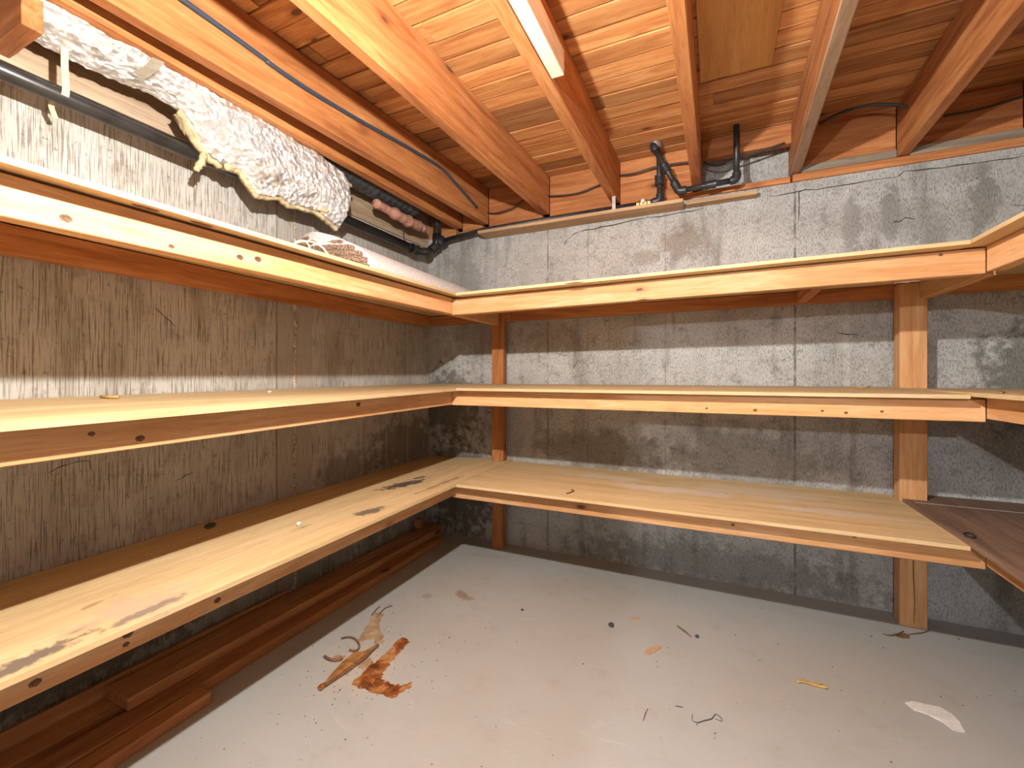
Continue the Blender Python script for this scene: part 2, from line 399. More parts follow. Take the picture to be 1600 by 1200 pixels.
# cracks: thin broken lines in the concrete
def crack(pix, plane, w=.005, parent=wb):
    pts = [(ony(x, y, 0) if plane == 'y' else onx(x, y, 0)) for x, y in pix]
    pts = [p + Vector((R.uniform(-.004, .004) if plane == 'y' else 0, R.uniform(-.004, .004) if plane == 'x' else 0, R.uniform(-.003, .003))) for p in pts]
    q = []
    for a, b in zip(pts, pts[1:]):
        m = (a + b) / 2 + Vector((0, 0, R.uniform(-.005, .005))); q += [a, m]
    q.append(pts[-1]); ws = [w * R.uniform(.2, .85) for _ in q]; ws[0] = ws[-1] = w * .2
    link('crack', ribbon(q, ws, .0012, (0, -1, 0) if plane == 'y' else (1, 0, 0)), 'crack', parent)
crack([(881, 383), (886, 374), (897, 366), (915, 360), (940, 354), (975, 347), (1010, 341), (1060, 333), (1100, 326)], 'y', .007)
crack([(1200, 308), (1222, 304), (1260, 297), (1290, 293), (1335, 287), (1400, 277), (1412, 268)], 'y', .006)
crack([(1248, 345), (1248, 320), (1249, 300), (1262, 296)], 'y', .006)
crack([(1395, 349), (1405, 346), (1415, 340), (1430, 342)], 'y', .006)
crack([(1412, 268), (1450, 264), (1500, 257), (1560, 250), (1598, 245)], 'y', .006)
crack([(896, 577), (902, 566), (910, 563), (920, 571)], 'y', .004)
crack([(868, 553), (880, 555), (888, 556)], 'y', .004)
crack([(900, 590), (915, 584), (925, 580)], 'y', .004)
crack([(1308, 520), (1325, 522), (1340, 523)], 'y', .007)
crack([(1570, 530), (1580, 525), (1592, 527)], 'y', .005)
crack([(1220, 564), (1230, 558), (1240, 562)], 'y', .004)
crack([(1580, 320), (1590, 321), (1599, 322)], 'y', .004)
crack([(40, 107), (110, 140), (175, 175), (240, 204), (310, 235)], 'x', .006, wl)
crack([(76, 738), (110, 723), (140, 721), (143, 735)], 'x', .004, wl)
crack([(240, 480), (255, 495), (275, 512)], 'x', .003, wl)
crack([(272, 751), (290, 742), (302, 737)], 'x', .003, wl)
# recess of poured concrete behind the pipes, on top of the back wall
tag(link('trim_1', box(1.70, 2.12, .085, .2, WT, 2.24, 0), 'conc_back'), kind='structure')

# ceiling: deck of boards on joists
JB, JT = 2.005, 2.236
CY0 = YB + .105
ceil = tag(link('ceiling', box(-.25, RX + .2, YB, .3, JT + .0225, JT + .04, 0), 'board_x'), kind='structure')
PITCH = .0915; Y0 = .036 + 2 * PITCH; row = -2; seg_len = [1.9, 2.6, 1.2, 2.2]
y = Y0
while y > CY0 + PITCH:
    # butt joints fall over or beside the joists
    R2 = random.Random(100 + row)
    cuts = [.0055]
    if row == 6: cuts += [1.325]
    elif row == 4: cuts += [1.76]
    elif row % 3 == 1: cuts += [R2.choice([.86, 1.26, 1.68, 2.10])]
    elif row % 3 == 2: cuts += [R2.choice([.43, 2.10, 2.51])]
    cuts.append(RX - .001)
    for a, b in zip(cuts, cuts[1:]):
        dz = R2.uniform(-.003, .003); g = R2.uniform(.0045, .0075)
        fb = link('floor_board', box(a + .001, b - .001, y - PITCH + g, y - g * .3, JT + dz, JT + .021, 0), 'board_x', ceil)
    y -= PITCH; row += 1
JO = [('fir_y', (.205, .250), (.215, .262)), ('fir_y', (.330, .375), (.412, .457)), ('fir_y', (.780, .824), (.823, .868)),
      ('fir_y', (1.235, 1.280), (1.239, 1.284)), ('fir_y', (1.653, 1.699), (1.657, 1.703)), ('grey_y', (2.05, 2.093), (2.092, 2.134)),
      ('fir_y', (2.478, 2.52), (2.492, 2.532)), ('fir_y', (2.895, 2.937), (2.895, 2.937))]
for i, (mt, near, far) in enumerate(JO):
    yf = .16 if i == 5 else .008
    for yn, ye, dx in ((-2.75, yf, 0.0), (CY0 + .01, -2.60, .047)):
        q = lambda yy, j: far[j] + (near[j] - far[j]) * (max(yy, -2.75) - .008) / -1.508 + dx
        bm = bmesh.new()
        hexa(bm, [(q(yn, 0), yn, JB), (q(yn, 1), yn, JB), (q(ye, 1), ye, JB), (q(ye, 0), ye, JB), (q(yn, 0), yn, JT - .003), (q(yn, 1), yn, JT - .003), (q(ye, 1), ye, JT - .003), (q(ye, 0), ye, JT - .003)], .003)
        o = link('joist', bm, 'fir_y', ceil)
        if mt == 'grey_y':
            o.data.materials.append(M['grey_y'])
            for p in o.data.polygons:
                if p.normal.z < -.5: p.material_index = 1
# rim boards closing the joist bays above the back wall
bays = [(.006, .215), (2.937, RX), (.262, .412), (.457, .823), (.868, 1.239), (1.284, 1.657), (2.134, 2.492), (2.532, 2.895)]
for a, b in bays: link('rim_joist', box(a + .001, b - .001, .010, .05, WT + .001, JT - .004, .002), 'fir_x', ceil)
link('rim_joist', box(-.06, RX + .1, .225, .25, WT - .1, JT + .021, 0), 'fir_x', ceil)
link('header_block', box(1.704, 2.091, -.045, -.004, 2.135, JT - .004, .002), 'fir_x', ceil)
link('rim_joist', box(-.05, .004, CY0 + .05, .224, 1.903, JT + .021, .001), 'sill_y', ceil)
link('blocking', box(.005, .208, -1.99, -1.95, 1.915, JT - .004, .002), 'fir_x', ceil)
# joist ends of the first joists sit on the wall: plates under the joists
t2 = tag(link('trim_2', box(2.10, RX, -.008, .085, WT + .001, 2.0, .002), 'fir_x'), kind='structure')
for k, (a, b) in enumerate(((2.136, 2.490), (2.534, 2.893), (2.939, RX))):
    tag(link('trim_%d' % (6 + k), box(a, b, -.006, .0095, 2.001, 2.036, .002), 'grey_x'), kind='structure')
t4 = tag(link('trim_4', box(1.62, 2.091, -.010, .080, WT + .001, 1.992, .002), 'fir_x'), kind='structure')
t5 = tag(link('trim_5', box(.005, 1.618, .052, .085, WT + .002, JB - .002, .001), 'grey_x'), kind='structure')
# pale offcut nailed beside a joist; plywood patch under the deck
tag(link('wood_offcut', box(1.2855, 1.328, -1.75, -1.115, 2.006, 2.085, .002), 'white_y'), 'pale sawn offcut nailed to the side of a ceiling joist', 'wood offcut')
pp = bmesh.new()
cs = [onz(x, y, JT - .006) for x, y in ((1093, 129), (1203, 103))]
box(1.712, 1.963, -1.35, -.53, JT - .0085, JT - .0025, .001, pp)
tag(link('plywood_patch', pp, 'patch'), 'orange plywood panel nailed under the ceiling boards between two joists', 'plywood panel')

# bulb in a porcelain holder under a joist, and its twin in the next part of the cellar
def lamp(name, bulb_name, pos, watts, col, label):
    r = .017; area = 4 * math.pi * r * r
    e = empty(name, (pos.x, pos.y, pos.z - r))
    link(bulb_name, sphere(pos, r, (1, 1, 1), 3), emit('lit_bulb', col, watts / (math.pi * area)), e, True)
    link('bulb_neck', tube([pos + Vector((0, 0, .016)), pos + Vector((0, 0, .056))], .010, 14), 'galv', e, True)
    link('lamp_holder', tube([pos + Vector((0, 0, .050)), pos + Vector((0, 0, .052)), pos + Vector((0, 0, .095)), pos + Vector((0, 0, .10))], .02, 16, None, lambda t: .022 if t < .7 else .012), 'whitech', e)
    link('flex', tube([pos + Vector((0, 0, .10)), (pos.x, pos.y, JT - .012)], .0035, 8), 'cable', e)
    link('ceiling_rose', tube([(pos.x, pos.y, JT - .014), (pos.x, pos.y, JT - .003)], .035, 16), 'whitech', e)
    tag(e, label, 'light bulb')
lamp('ceiling_bulb_offscreen', 'bulb_offscreen', BULB_POS, BULB_W, (1.0, .965, .90), 'lit bare bulb hanging on a short flex in front of the shelves')
lamp('cellar_bulb_offscreen', 'cellar_lamp_offscreen', LAMP2_POS, LAMP2_W, (.90, .95, 1.0), 'lit bare bulb hanging on a flex beyond the partition wall')

# ------------------------------------------------------------------ shelving
XF, YF, XR = .635, -.665, 2.475        # front edges: left run, back run, right run
OV, TH, FT = .055, .0125, .044         # overhang, plywood, lumber thickness
YN, YRN = -3.36, -2.45                 # near ends of the left and right runs
PL = (.531, .607, -.088, -.047); PR = (2.466, 2.556, -.115, -.05)     # posts: x0 x1 y0 y1
zleft = {'bottom': lambda x, y: lerp(lerp(.500, .476, (y + .1) / -1.9), lerp(.522, .503, (y - YF) / (-2.15 - YF)), min(1, x / XF)),
         'middle': lambda x, y: lerp(lerp(.992, .977, y / -2.0), lerp(.982, .955, (y - YF) / (-2.15 - YF)), min(1, x / XF)),
         'top': lambda x, y: lerp(lerp(1.452, 1.466, y / -2.0), lerp(1.442, 1.428, (y - YF) / (-2.15 - YF)), min(1, x / XF))}
zback = {'bottom': lambda x, y: lerp(.519, .5215, y / YF), 'middle': lambda x, y: lerp(.994, .9835, y / YF),
         'top': lambda x, y: lerp(1.450, lerp(1.4405, 1.4555, (x - XF) / (XR - XF)), y / YF)}
zright = {'bottom': lambda x, y: .530, 'middle': lambda x, y: .9905, 'top': lambda x, y: 1.457}
FH = {'bottom': .066, 'middle': .070, 'top': .080}
stn = []
def sp(px, py, z=.505): p = onz(px, py, z); return (p.x, p.y, z)
dk = (.035, .028, .03)
for (px, py), rad, ang, am, c, ns in (((632, 758), (.055, .16, .3), -.35, .9, dk, 26.0), ((655, 748), (.02, .07, .3), -.5, .9, dk, 30.0), ((578, 802), (.045, .09, .3), -.2, .75, dk, 34.0),
                                 ((690, 760), (.02, .22, .3), -.05, .6, (.16, .08, .035), 20.0), ((215, 945), (.10, .13, .3), -.1, .5, (.46, .35, .27), 14.0), ((235, 952), (.025, .12, .3), .05, .7, (.15, .12, .11), 30.0),
                                 ((35, 1032), (.035, .13, .3), .1, .85, (.10, .085, .08), 30.0), ((150, 937), (.012, .04, .3), .2, .6, (.28, .16, .09), 25.0)):
    stn.append((sp(px, py), rad, ang, am, c, ns))
M['ply_lb'] = wood('stained_plywood', 'y', *PLYC, knots=0.88, streak=0.8, kn=0.6, stains=stn)
bst = []
for (px, py), rad, ang, am, c, ns in (((940, 745), (.25, .07, .3), 0, .5, (.70, .64, .58), 8.0), ((1050, 765), (.3, .10, .3), 0, .45, (.70, .65, .6), 8.0), ((1180, 770), (.35, .12, .3), 0, .4, (.68, .62, .56), 7.0),
                                 ((1290, 800), (.3, .05, .3), 0, .4, (.70, .66, .62), 8.0), ((1250, 808), (.4, .015, .3), 0, .5, (.50, .27, .10), 14.0)):
    p = onz(px, py, .52); bst.append(((p.x, p.y, .52), rad, ang, am, c, ns))
M['ply_bb'] = wood('worn_plywood', 'x', *PLYC, knots=0.92, streak=0.8, kn=0.6, stains=bst)

def flat(name): return {'left': 'left-hand', 'back': 'back', 'right': 'right-hand'}[name]
LBL = {('left', 'bottom'): 'bottom plywood shelf along the board-formed wall, dark scorch marks on its top',
       ('left', 'middle'): 'middle plywood shelf along the board-formed wall, above the scorched shelf',
       ('left', 'top'): 'top plywood shelf along the board-formed wall, carrying the folded carpet',
       ('back', 'bottom'): 'bottom plywood shelf of the run between the two posts',
       ('back', 'middle'): 'middle plywood shelf of the run between the two posts',
       ('back', 'top'): 'top plywood shelf of the run between the two posts, below the iron pipes',
       ('right', 'bottom'): 'bottom shelf with dark brown top and pale chalk line beside the wide post',
       ('right', 'middle'): 'middle shelf turning toward the viewer beside the wide post, loop nail on it',
       ('right', 'top'): 'top shelf turning toward the viewer beside the wide post'}
RAIL, BOARD = {}, {}
def knot(c, axis, a, b, parent):
    # dark knot with a paler rim, lying in the face of the lumber
    bm = bmesh.new(); c = Vector(c); nn = 14
    ex, ey, nv = {'x': (Vector((0, 1, 0)), Vector((0, 0, 1)), Vector((1, 0, 0))), 'y': (Vector((1, 0, 0)), Vector((0, 0, 1)), Vector((0, -1, 0))), 'z': (Vector((0, 1, 0)), Vector((1, 0, 0)), Vector((0, 0, -1)))}[axis]
    def ring(k, h): return [bm.verts.new(c + ex * (a * k * math.cos(6.2832 * i / nn)) + ey * (b * k * math.sin(6.2832 * i / nn) * (1 + .12 * math.sin(i * 2.4))) + nv * h) for i in range(nn)]
    r0, r1 = ring(1, -.0002), ring(.86, .0006)
    for i in range(nn): bm.faces.new((r0[i], r0[(i + 1) % nn], r1[(i + 1) % nn], r1[i]))
    bm.faces.new(r1); bm.faces.new(r0[::-1])
    return link('knot', bm, 'knot', parent)
for lev in ('bottom', 'middle', 'top'):
    h = FH[lev]; LH = .058
    # left run: reaches the back wall
    zf = zleft[lev]; e = empty('wooden_shelf', (.3, -1.7, zf(.3, -1.7) - .1))
    poly = [(.006, YN), (XF, YN), (XF, -.004), (PL[1] + .002, -.004), (PL[1] + .002, PL[2] - .003), (PL[0] - .003, PL[2] - .003), (PL[0] - .003, -.004), (.006, -.004)]
    BOARD['left', lev] = link('shelf_board', prism(poly, zf, TH), 'ply_lb' if lev == 'bottom' else 'ply_y', e)
    g = .0005
    RAIL['left', lev] = link('front_rail', beam(YN, YF + OV, XF - OV - FT, XF - OV, 'y', zf(XF, YN) - TH - g, zf(XF, YF) - TH - g, h), 'pine_y', e)
    link('bearer', beam(YF + OV + .0005, PL[2] - .002, XF - OV - FT, XF - OV, 'y', zf(XF, YF) - TH - g, zf(XF, YF) - TH - g, h), 'pine_y', e)
    zl = lambda yy: min(zf(.004, yy), zf(.05, yy)) - TH - .002
    link('ledger', beam(YN, -.05, .002, .05, 'y', zl(YN), zl(-.05), LH + (.026 if lev == 'top' else 0), LH + (.012 if lev == 'top' else 0)), 'fir_y', e)
    zk = min(zf(.01, -.01), zf(.6, -.045), zf(.01, -.045), zf(.6, -.01)) - TH - .002
    link('ledger', beam(.003, XF + .001, -.045, -.002, 'x', zk, zk, LH), 'fir_x', e)
    for yy in (-2.6,):
        zz = min(zf(.05, yy - .02), zf(.53, yy - .02), zf(.05, yy + .02), zf(.53, yy + .02)) - TH - .003
        link('bearer', box(.051, XF - OV - FT - .001, yy - .02, yy + .02, zz - LH + .008, zz), 'fir_x', e)
    tag(e, LBL['left', lev], 'shelf')
    # back run between left and right runs
    zf = zback[lev]; e = empty('wooden_shelf', (1.5, -.33, zf(1.5, -.3) - .1))
    BOARD['back', lev] = link('shelf_board', prism([(XF + .002, YF), (XR - .002, YF), (XR - .002, PR[2] - .004), (PR[0] - .003, PR[2] - .004), (PR[0] - .003, -.004), (XF + .002, -.004)], zf, TH), 'ply_bb' if lev == 'bottom' else 'ply_x', e)
    x0, x1 = XF - OV + .001, XR + OV
    RAIL['back', lev] = link('front_rail', beam(x0, x1, YF + OV, YF + OV + FT, 'x', zf(x0, YF) - TH - .0035, zf(x1, YF) - TH - .0035, h), 'pine_x', e)
    zl = min(zf(1, -.002), zf(1, -.05)) - TH - .002
    link('ledger', beam(XF + .003, XR - .003, -.045, -.002, 'x', zl, zl, LH), 'fir_x', e)
    for xx in (2.13,):
        zz = min(zf(xx, -.05), zf(xx, -.56)) - TH - .003
        link('bearer', box(xx - .02, xx + .02, YF + OV + FT + .001, -.046, zz - LH + .005, zz), 'fir_y', e)
    tag(e, LBL['back', lev], 'shelf')
    # right run
    zf = zright[lev]; z0 = zf(0, 0); e = empty('wooden_shelf', (2.8, -1.2, z0 - .1))
    poly = [(XR, YRN), (RX - .004, YRN), (RX - .004, -.004), (PR[1] + .003, -.004), (PR[1] + .003, PR[2] - .003), (XR, PR[2] - .003)]
    link('shelf_board', prism(poly, zf, TH), 'dkply_y' if lev == 'bottom' else 'ply_y', e)
    if lev == 'bottom':
        link('chalk_line', ribbon([(2.50, -.165, z0), (2.80, -.175, z0), (3.10, -.185, z0)], .003, .0006, (0, 0, 1)), 'pale', e)
    zr = z0 - TH - .0005
    link('front_rail', beam(YRN, YF + OV - .002, XR + OV, XR + OV + FT, 'y', zr, zr, h), 'pine_y', e)
    link('bearer', beam(YF + OV + FT + .002, PR[2] - .003, XR + OV, XR + OV + FT, 'y', zr - .004, zr - .004, h), 'pine_y', e)
    link('ledger', beam(YRN, -.06, RX - .05, RX - .002, 'y', zr, zr, LH), 'fir_y', e)
    link('ledger', beam(XR - .001, RX - .003, -.045, -.002, 'x', zr, zr, LH), 'fir_x', e)
    tag(e, LBL['right', lev], 'shelf')
for lev, pts in (('top', ((103, 341), (268, 385), (375, 402), (403, 405))), ('middle', ((219, 685), (143, 678), (560, 632))), ('bottom', ((200, 991), (197, 1007), (340, 938), (55, 1067), (585, 814)))):
    for q, (px, py) in enumerate(pts):
        p = onx(px, py, XF - OV); a = (.012 if q != 1 else .009) * R.uniform(.7, 1.0)
        knot((XF - OV, p.y, p.z), 'x', a, a * .75, RAIL['left', lev])
for lev, pts in (('top', ((997, 453), (1470, 398))), ('middle', ((1104, 638), (1180, 641), (1285, 642), (1322, 645), (1378, 643))), ('bottom', ((1145, 820), (1335, 838)))):
    for px, py in pts:
        p = ony(px, py, YF + OV); kk = R.uniform(.55, .95) * (.75 if lev == 'middle' else 1); knot((p.x, YF + OV, p.z), 'y', .011 * kk, .0085 * kk, RAIL['back', lev])
for px, py in ((228, 325), (315, 350)):
    z = 1.42
    for _ in range(5): p = onz(px, py, z); z = zleft['top'](p.x, p.y) - TH
    knot(p, 'z', .028, .008, BOARD['left', 'top'])
z = 1.42
for _ in range(5): p = onz(897, 442, z); z = zback['top'](p.x, p.y) - TH
knot(p, 'z', .009, .045, BOARD['back', 'top'])
po = link('shelf_post', box(PL[0], PL[1], PL[2], PL[3], 0, 1.425, .002), 'fir_z')
tag(po, 'narrow reddish wooden post near the room corner, holding the shelves', 'post')
ep = empty('shelf_post', ((PR[0] + PR[1]) / 2, -.08, 0))
pl_ = link('post_lumber', box(PR[0], PR[1], PR[2], PR[3], 0, 1.425, .002), 'pine_z', ep)
xm = (PR[0] + PR[1]) / 2 + .002
link('split', ribbon([(xm, PR[2], .02), (xm + .002, PR[2], .12), (xm - .003, PR[2], .25), (xm, PR[2], .40), (xm + .001, PR[2], .47)], [.0015, .0025, .003, .002, .001], .0006, (0, -1, 0)), 'crack', pl_)
tag(ep, 'wide orange wooden post with a long split at its foot, holding the shelves', 'post')

# ------------------------------------------------------------------ pipes
def pipe(bm_path, r, mat, name, parent): return link(name, tube(bm_path, r, 16), mat, parent, True)
def collar(p, d, r, l, mat, parent, name='coupling'):
    p = Vector(p); d = Vector(d).normalized()
    q = [p - d * l / 2, p - d * l / 2 * .98, p - d * l * .3, p + d * l * .3, p + d * l / 2 * .98, p + d * l / 2]
    rs = [r * .92, r * 1.08, r, r, r * 1.08, r * .92]
    bm = tube(q, r, 16, None, lambda t: rs[min(5, int(round(t * 5)))]); return link(name, bm, mat, parent, False)
# big black drain along the left wall
e = empty('drain_pipe', (.10, -1.5, 1.80))
pa = Vector((.10, -3.3, 1.838)); pb = Vector((.10, -.285, 1.815))
pipe([pa, pb], .024, 'abs', 'pipe', e)
collar(pb + Vector((0, .0, 0)), (0, 1, 0), .029, .05, 'abs', e)
el = smooth_path([pb, pb + Vector((.004, .06, .002)), pb + Vector((.03, .10, .006)), Vector((.10, -.13, 1.845)), Vector((.125, -.105, 1.87))], 5)
pipe(el, .0235, 'abs', 'elbow', e)
tee = Vector((.137, -.098, 1.885))
collar(Vector((.118, -.112, 1.862)), (.5, .4, .6), .029, .03, 'abs', e)
link('tee', tube([tee + Vector((0, 0, -.03)), tee + Vector((0, 0, .07))], .029, 16), 'abs', e, True)
pipe([tee + Vector((0, 0, .07)), Vector((tee.x, tee.y, JT - .01))], .024, 'abs', 'riser', e)
pipe([tee, tee + Vector((.055, 0, .025))], .025, 'abs', 'branch', e)
collar(tee + Vector((.045, 0, .022)), (.9, 0, .4), .031, .025, 'iron', e)
w0 = Vector((.10, -.33, 1.815))
link('hanger_wire', tube(smooth_path([(.075, -.36, JT - .02), (.078, -.36, 1.9), (.10, -.36, 1.84), (.128, -.36, 1.825), (.125, -.358, 1.80)], 5), .0022, 6), 'iron', e)
tag(e, 'long black drain pipe sloping along the board-formed wall into a tee', 'pipe')
# strap that carries the drain
s0, s1 = onx(101, 68, .128), onx(103, 156, .128)
st = empty('hanger_strap', (.1, s1.y, 1.79))
link('webbing', ribbon(smooth_path([(.128, s0.y, 1.995), (.127, s0.y, 1.9), (.127, s1.y, 1.845), (.121, s1.y, 1.822), (.10, s1.y, 1.808)], 4), .016, .002, (.99, 0, .1)), 'strap', st)
link('tail', ribbon([(.073, s1.y - .004, 1.825), (.068, s1.y - .01, 1.80), (.06, s1.y + .002, 1.775)], .013, .002, (1, 0, 0)), 'strap', st)
tag(st, 'cream webbing strap hanging round the black drain pipe', 'strap')
# gas line along the top of the back wall
YP = -.082
e = empty('gas_pipe', (1.1, YP, 1.93))
g0 = tee + Vector((.058, .008, .028)); zz = 1.9435
pts = [g0, Vector((.47, YP, zz)), Vector((1.395, YP, zz + .004))]
pipe(pts, .0125, 'iron', 'pipe', e)
vx = 1.425
va = link('valve', tube([(vx - .035, YP, zz + .004), (vx - .022, YP, zz + .004), (vx - .015, YP, zz + .004), (vx + .015, YP, zz + .004), (vx + .022, YP, zz + .004), (vx + .035, YP, zz + .004)], .02, 8, None, lambda t: .0165 if (t < .25 or t > .75) else .020), 'brass', e)
link('valve_stem', tube([(vx, YP - .018, zz + .006), (vx, YP - .032, zz + .006)], .010, 10), 'galv', va)
ex = 1.505
pipe([(vx + .035, YP, zz + .004), (ex - .03, YP, zz + .004)], .0145, 'iron', 'nipple', e)
pipe(smooth_path([(ex - .035, YP, zz + .004), (ex - .012, YP, zz + .005), (ex, YP, zz + .018), (ex, YP, zz + .04)], 4), .0195, 'iron', 'elbow', e)
pipe([(ex, YP, zz + .04), (ex - .004, YP, JT - .004)], .0135, 'iron', 'riser', e)
collar((ex - .002, YP, 2.052), (0, 0, 1), .022, .05, 'iron', e, 'union')
# the sloping leg in front of the riser, the branch along the plate and the second riser
tp = Vector((1.484, YP - .050, JT - .035)); lo = Vector((1.592, YP - .038, 1.985))
ey = YP - .038
pipe([tp, lo], .0135, 'iron', 'sloping_leg', e)
mid = tp.lerp(lo, .52); collar(mid, lo - tp, .019, .04, 'iron', e)
pipe(smooth_path([tp.lerp(lo, .86), lo, lo + Vector((.012, 0, -.018)), lo + Vector((.045, 0, -.018))], 4), .0195, 'iron', 'elbow', e)
pipe([lo + Vector((.04, 0, -.018)), (1.835, ey, 1.975)], .0135, 'iron', 'branch', e)
collar((1.745, ey, 1.9712), (1, 0, .04), .019, .05, 'iron', e)
pipe(smooth_path([(1.83, ey, 1.975), (1.848, ey, 1.976), (1.858, ey, 1.988), (1.858, ey, 2.01)], 4), .0195, 'iron', 'elbow', e)
pipe([(1.858, ey, 2.0), (1.858, ey, 2.15), (1.858, ey - .0, JT - .003)], .0135, 'iron', 'riser', e)
pipe(smooth_path([tp + (lo - tp) * .06, tp, tp + Vector((-.004, .012, .022)), tp + Vector((.0, .02, .036))], 4), .0195, 'iron', 'elbow', e)
link('flange', tube([tp + Vector((.004, .022, .004)), tp + Vector((.004, .022, .0322))], .031, 18), 'galv', e)
link('pipe_clip', box(1.262, 1.282, YP - .016, YP - .0135, 1.925, 2.03, .001), 'galv', e)
tag(e, 'black iron gas pipe with brass valve and elbows above the back wall', 'pipe')

# planks under the gas pipe
tag(link('ledge_plank', box(.447, 1.62, -.118, -.003, 1.9105, 1.9295, .002), 'plank_x'), 'long brown plank ledge carrying the black iron gas pipe', 'plank')
tag(link('ledge_plank', box(1.63, 1.95, -.058, -.003, 1.915, 1.935, .002), 'plank_x'), 'short brown plank under the elbow end of the gas pipe', 'plank')

# cables
def cable(pts, r, mat, label, k=8): return tag(link('cable', tube(smooth_path(pts, k), r, 8), mat, None, True), label, 'cable')
def jbx(yy): return lerp(.457, .375, min(1.3, -yy / 1.5))
cp = []
for px, py in ((376, 65), (420, 98), (480, 139), (560, 187), (640, 232), (690, 263), (715, 290), (745, 324)):
    # runs on the face of the second joist
    p = onx(px, py, .44)
    for _ in range(4): p = onx(px, py, jbx(p.y) + .0085)
    cp.append(p)
f0 = cp[0] + (cp[0] - cp[1]).normalized() * .9; f0.x = jbx(f0.y) + .010; f0.z = min(f0.z, 2.15)
cable([f0] + cp, .0075, 'cable_blue', 'thick dark blue cable sagging along the side of a joist')
def rimc(px, py, y=-.004): return ony(px, py, y)
cable([rimc(757, 332), rimc(775, 333, -.02), rimc(800, 325, -.025), rimc(818, 312, -.01)], .004, 'cable', 'short thin black cable between joists beside the drain corner')
cable([rimc(848, 305, -.02), rimc(870, 306, -.02), rimc(905, 301, -.02), rimc(938, 288, -.015), rimc(946, 284, -.012)], .0045, 'cable', 'thin black cable across the bright bay above the ledge plank')
cable([rimc(964, 274, -.02), rimc(990, 271, -.03), rimc(1020, 262, -.03), rimc(1045, 257, -.03), rimc(1080, 253, -.025)], .005, 'cable', 'thin black cable behind the sloping iron pipe')
cable([rimc(1099, 254, -.028), rimc(1120, 259, -.035), rimc(1150, 250, -.055), rimc(1190, 236, -.055), rimc(1226, 223, -.055)], .0045, 'cable', 'thin black cable below the red header block')
cable([rimc(1280, 194, -.06), rimc(1310, 178, -.09), rimc(1350, 166, -.11), rimc(1390, 163, -.12), rimc(1424, 168, -.12)], .0065, 'cable', 'arched black cable between the grey joist and its neighbour')
cable([rimc(1475, 181, -.003), rimc(1520, 173, -.005), rimc(1560, 162, -.005), rimc(1598, 150, -.005)], .004, 'cable', 'thin cable stapled along the dark rim board past the last joist')

# ------------------------------------------------------------------ insulation, duct
low = [(-1.99, 1.955), (-1.88, 1.945), (-1.76, 1.945), (-1.66, 1.955), (-1.60, 1.93), (-1.545, 1.845), (-1.50, 1.812), (-1.45, 1.802), (-1.405, 1.812), (-1.375, 1.775), (-1.34, 1.742), (-1.25, 1.762), (-1.17, 1.760), (-1.08, 1.775), (-1.0, 1.752), (-.94, 1.735), (-.90, 1.80), (-.872, 1.86)]
def xlow(y): return interp([(-1.99, .09), (-1.65, .11), (-1.55, .15), (-1.4, .17), (-.9, .17)], y)
NY, NS = 150, 34
def foil_pt(i, j, off=0.0, ext=0.0, seed=0):
    y = lerp(-1.99, -.915, i / NY); t = j / NS
    top = Vector((interp([(-1.99, .215), (-1.4, .225), (-.872, .20)], y), y, 2.003 - interp([(-1.99, 0), (-1.1, .0), (-.95, .02), (-.872, .085)], y)))
    bt = Vector((xlow(y), y, interp(low, y) - ext))
    p = top.lerp(bt, t)
    p.x += .030 * math.sin(math.pi * t) * interp([(-1.99, .2), (-1.6, .4), (-1.4, 1), (-.9, 1)], y) - off
    p.z -= .015 * math.sin(math.pi * t)
    from mathutils import noise as mn
    q = Vector((y * 14, t * 4 + seed, seed)); q2 = q * 2.9
    p.x += .011 * mn.noise(q) + .006 * mn.noise(q2) + .003 * mn.noise(q2 * 2.3); p.z += .007 * mn.noise(q + Vector((9, 3, 1))) + .004 * mn.noise(q2 + Vector((3, 3, 3)))
    if j == NS: p.z += .006 * mn.noise(Vector((y * 60, 0, seed)))
    return p
def sheet(off, th, ext, seed, i0=0, i1=NY):
    bm = bmesh.new()
    A = [[bm.verts.new(foil_pt(i, j, off, ext, seed)) for j in range(NS + 1)] for i in range(i0, i1 + 1)]
    B = [[bm.verts.new(v.co + Vector((-th, 0, -.0))) for v in r] for r in A]
    n = len(A)
    for i in range(n - 1):
        for j in range(NS):
            bm.faces.new((A[i][j], A[i + 1][j], A[i + 1][j + 1], A[i][j + 1])); bm.faces.new((B[i][j], B[i][j + 1], B[i + 1][j + 1], B[i + 1][j]))
        bm.faces.new((A[i][NS], A[i + 1][NS], B[i + 1][NS], B[i][NS])); bm.faces.new((A[i][0], B[i][0], B[i + 1][0], A[i + 1][0]))
    for j in range(NS):
        bm.faces.new((A[0][j], A[0][j + 1], B[0][j + 1], B[0][j])); bm.faces.new((A[-1][j], B[-1][j], B[-1][j + 1], A[-1][j + 1]))
    return bm
e = empty('insulation_batt', (.15, -1.4, 1.72))
ff = link('foil_facing', sheet(0, .0015, 0, 0), 'foil', e, True)
fbk = link('fibre_backing', sheet(.013, .016, .012, 0, 54, NY), 'fibre', e, True)
def tuft(pts, r, seed, mat='fibre', par=None, nm='fibre_tuft'):
    Rr = random.Random(seed); pth = smooth_path(pts, 5)
    bm = tube(pth, r, 9, None, lambda t: r * (.35 + .75 * math.sin(math.pi * min(1, .2 + t * .78))))
    for v in bm.verts: v.co += Vector((Rr.uniform(-1, 1), Rr.uniform(-1, 1), Rr.uniform(-1, 1))) * r * .28
    return link(nm, bm, mat, par or fbk, True)
P_ = lambda px, py, X: onx(px, py, X)
tuft([P_(318, 238, .16), P_(316, 250, .155), P_(309, 262, .15), P_(308, 268, .15)], .011, 1)
tuft([P_(350, 256, .17), P_(358, 262, .17), P_(366, 262, .168)], .012, 2)
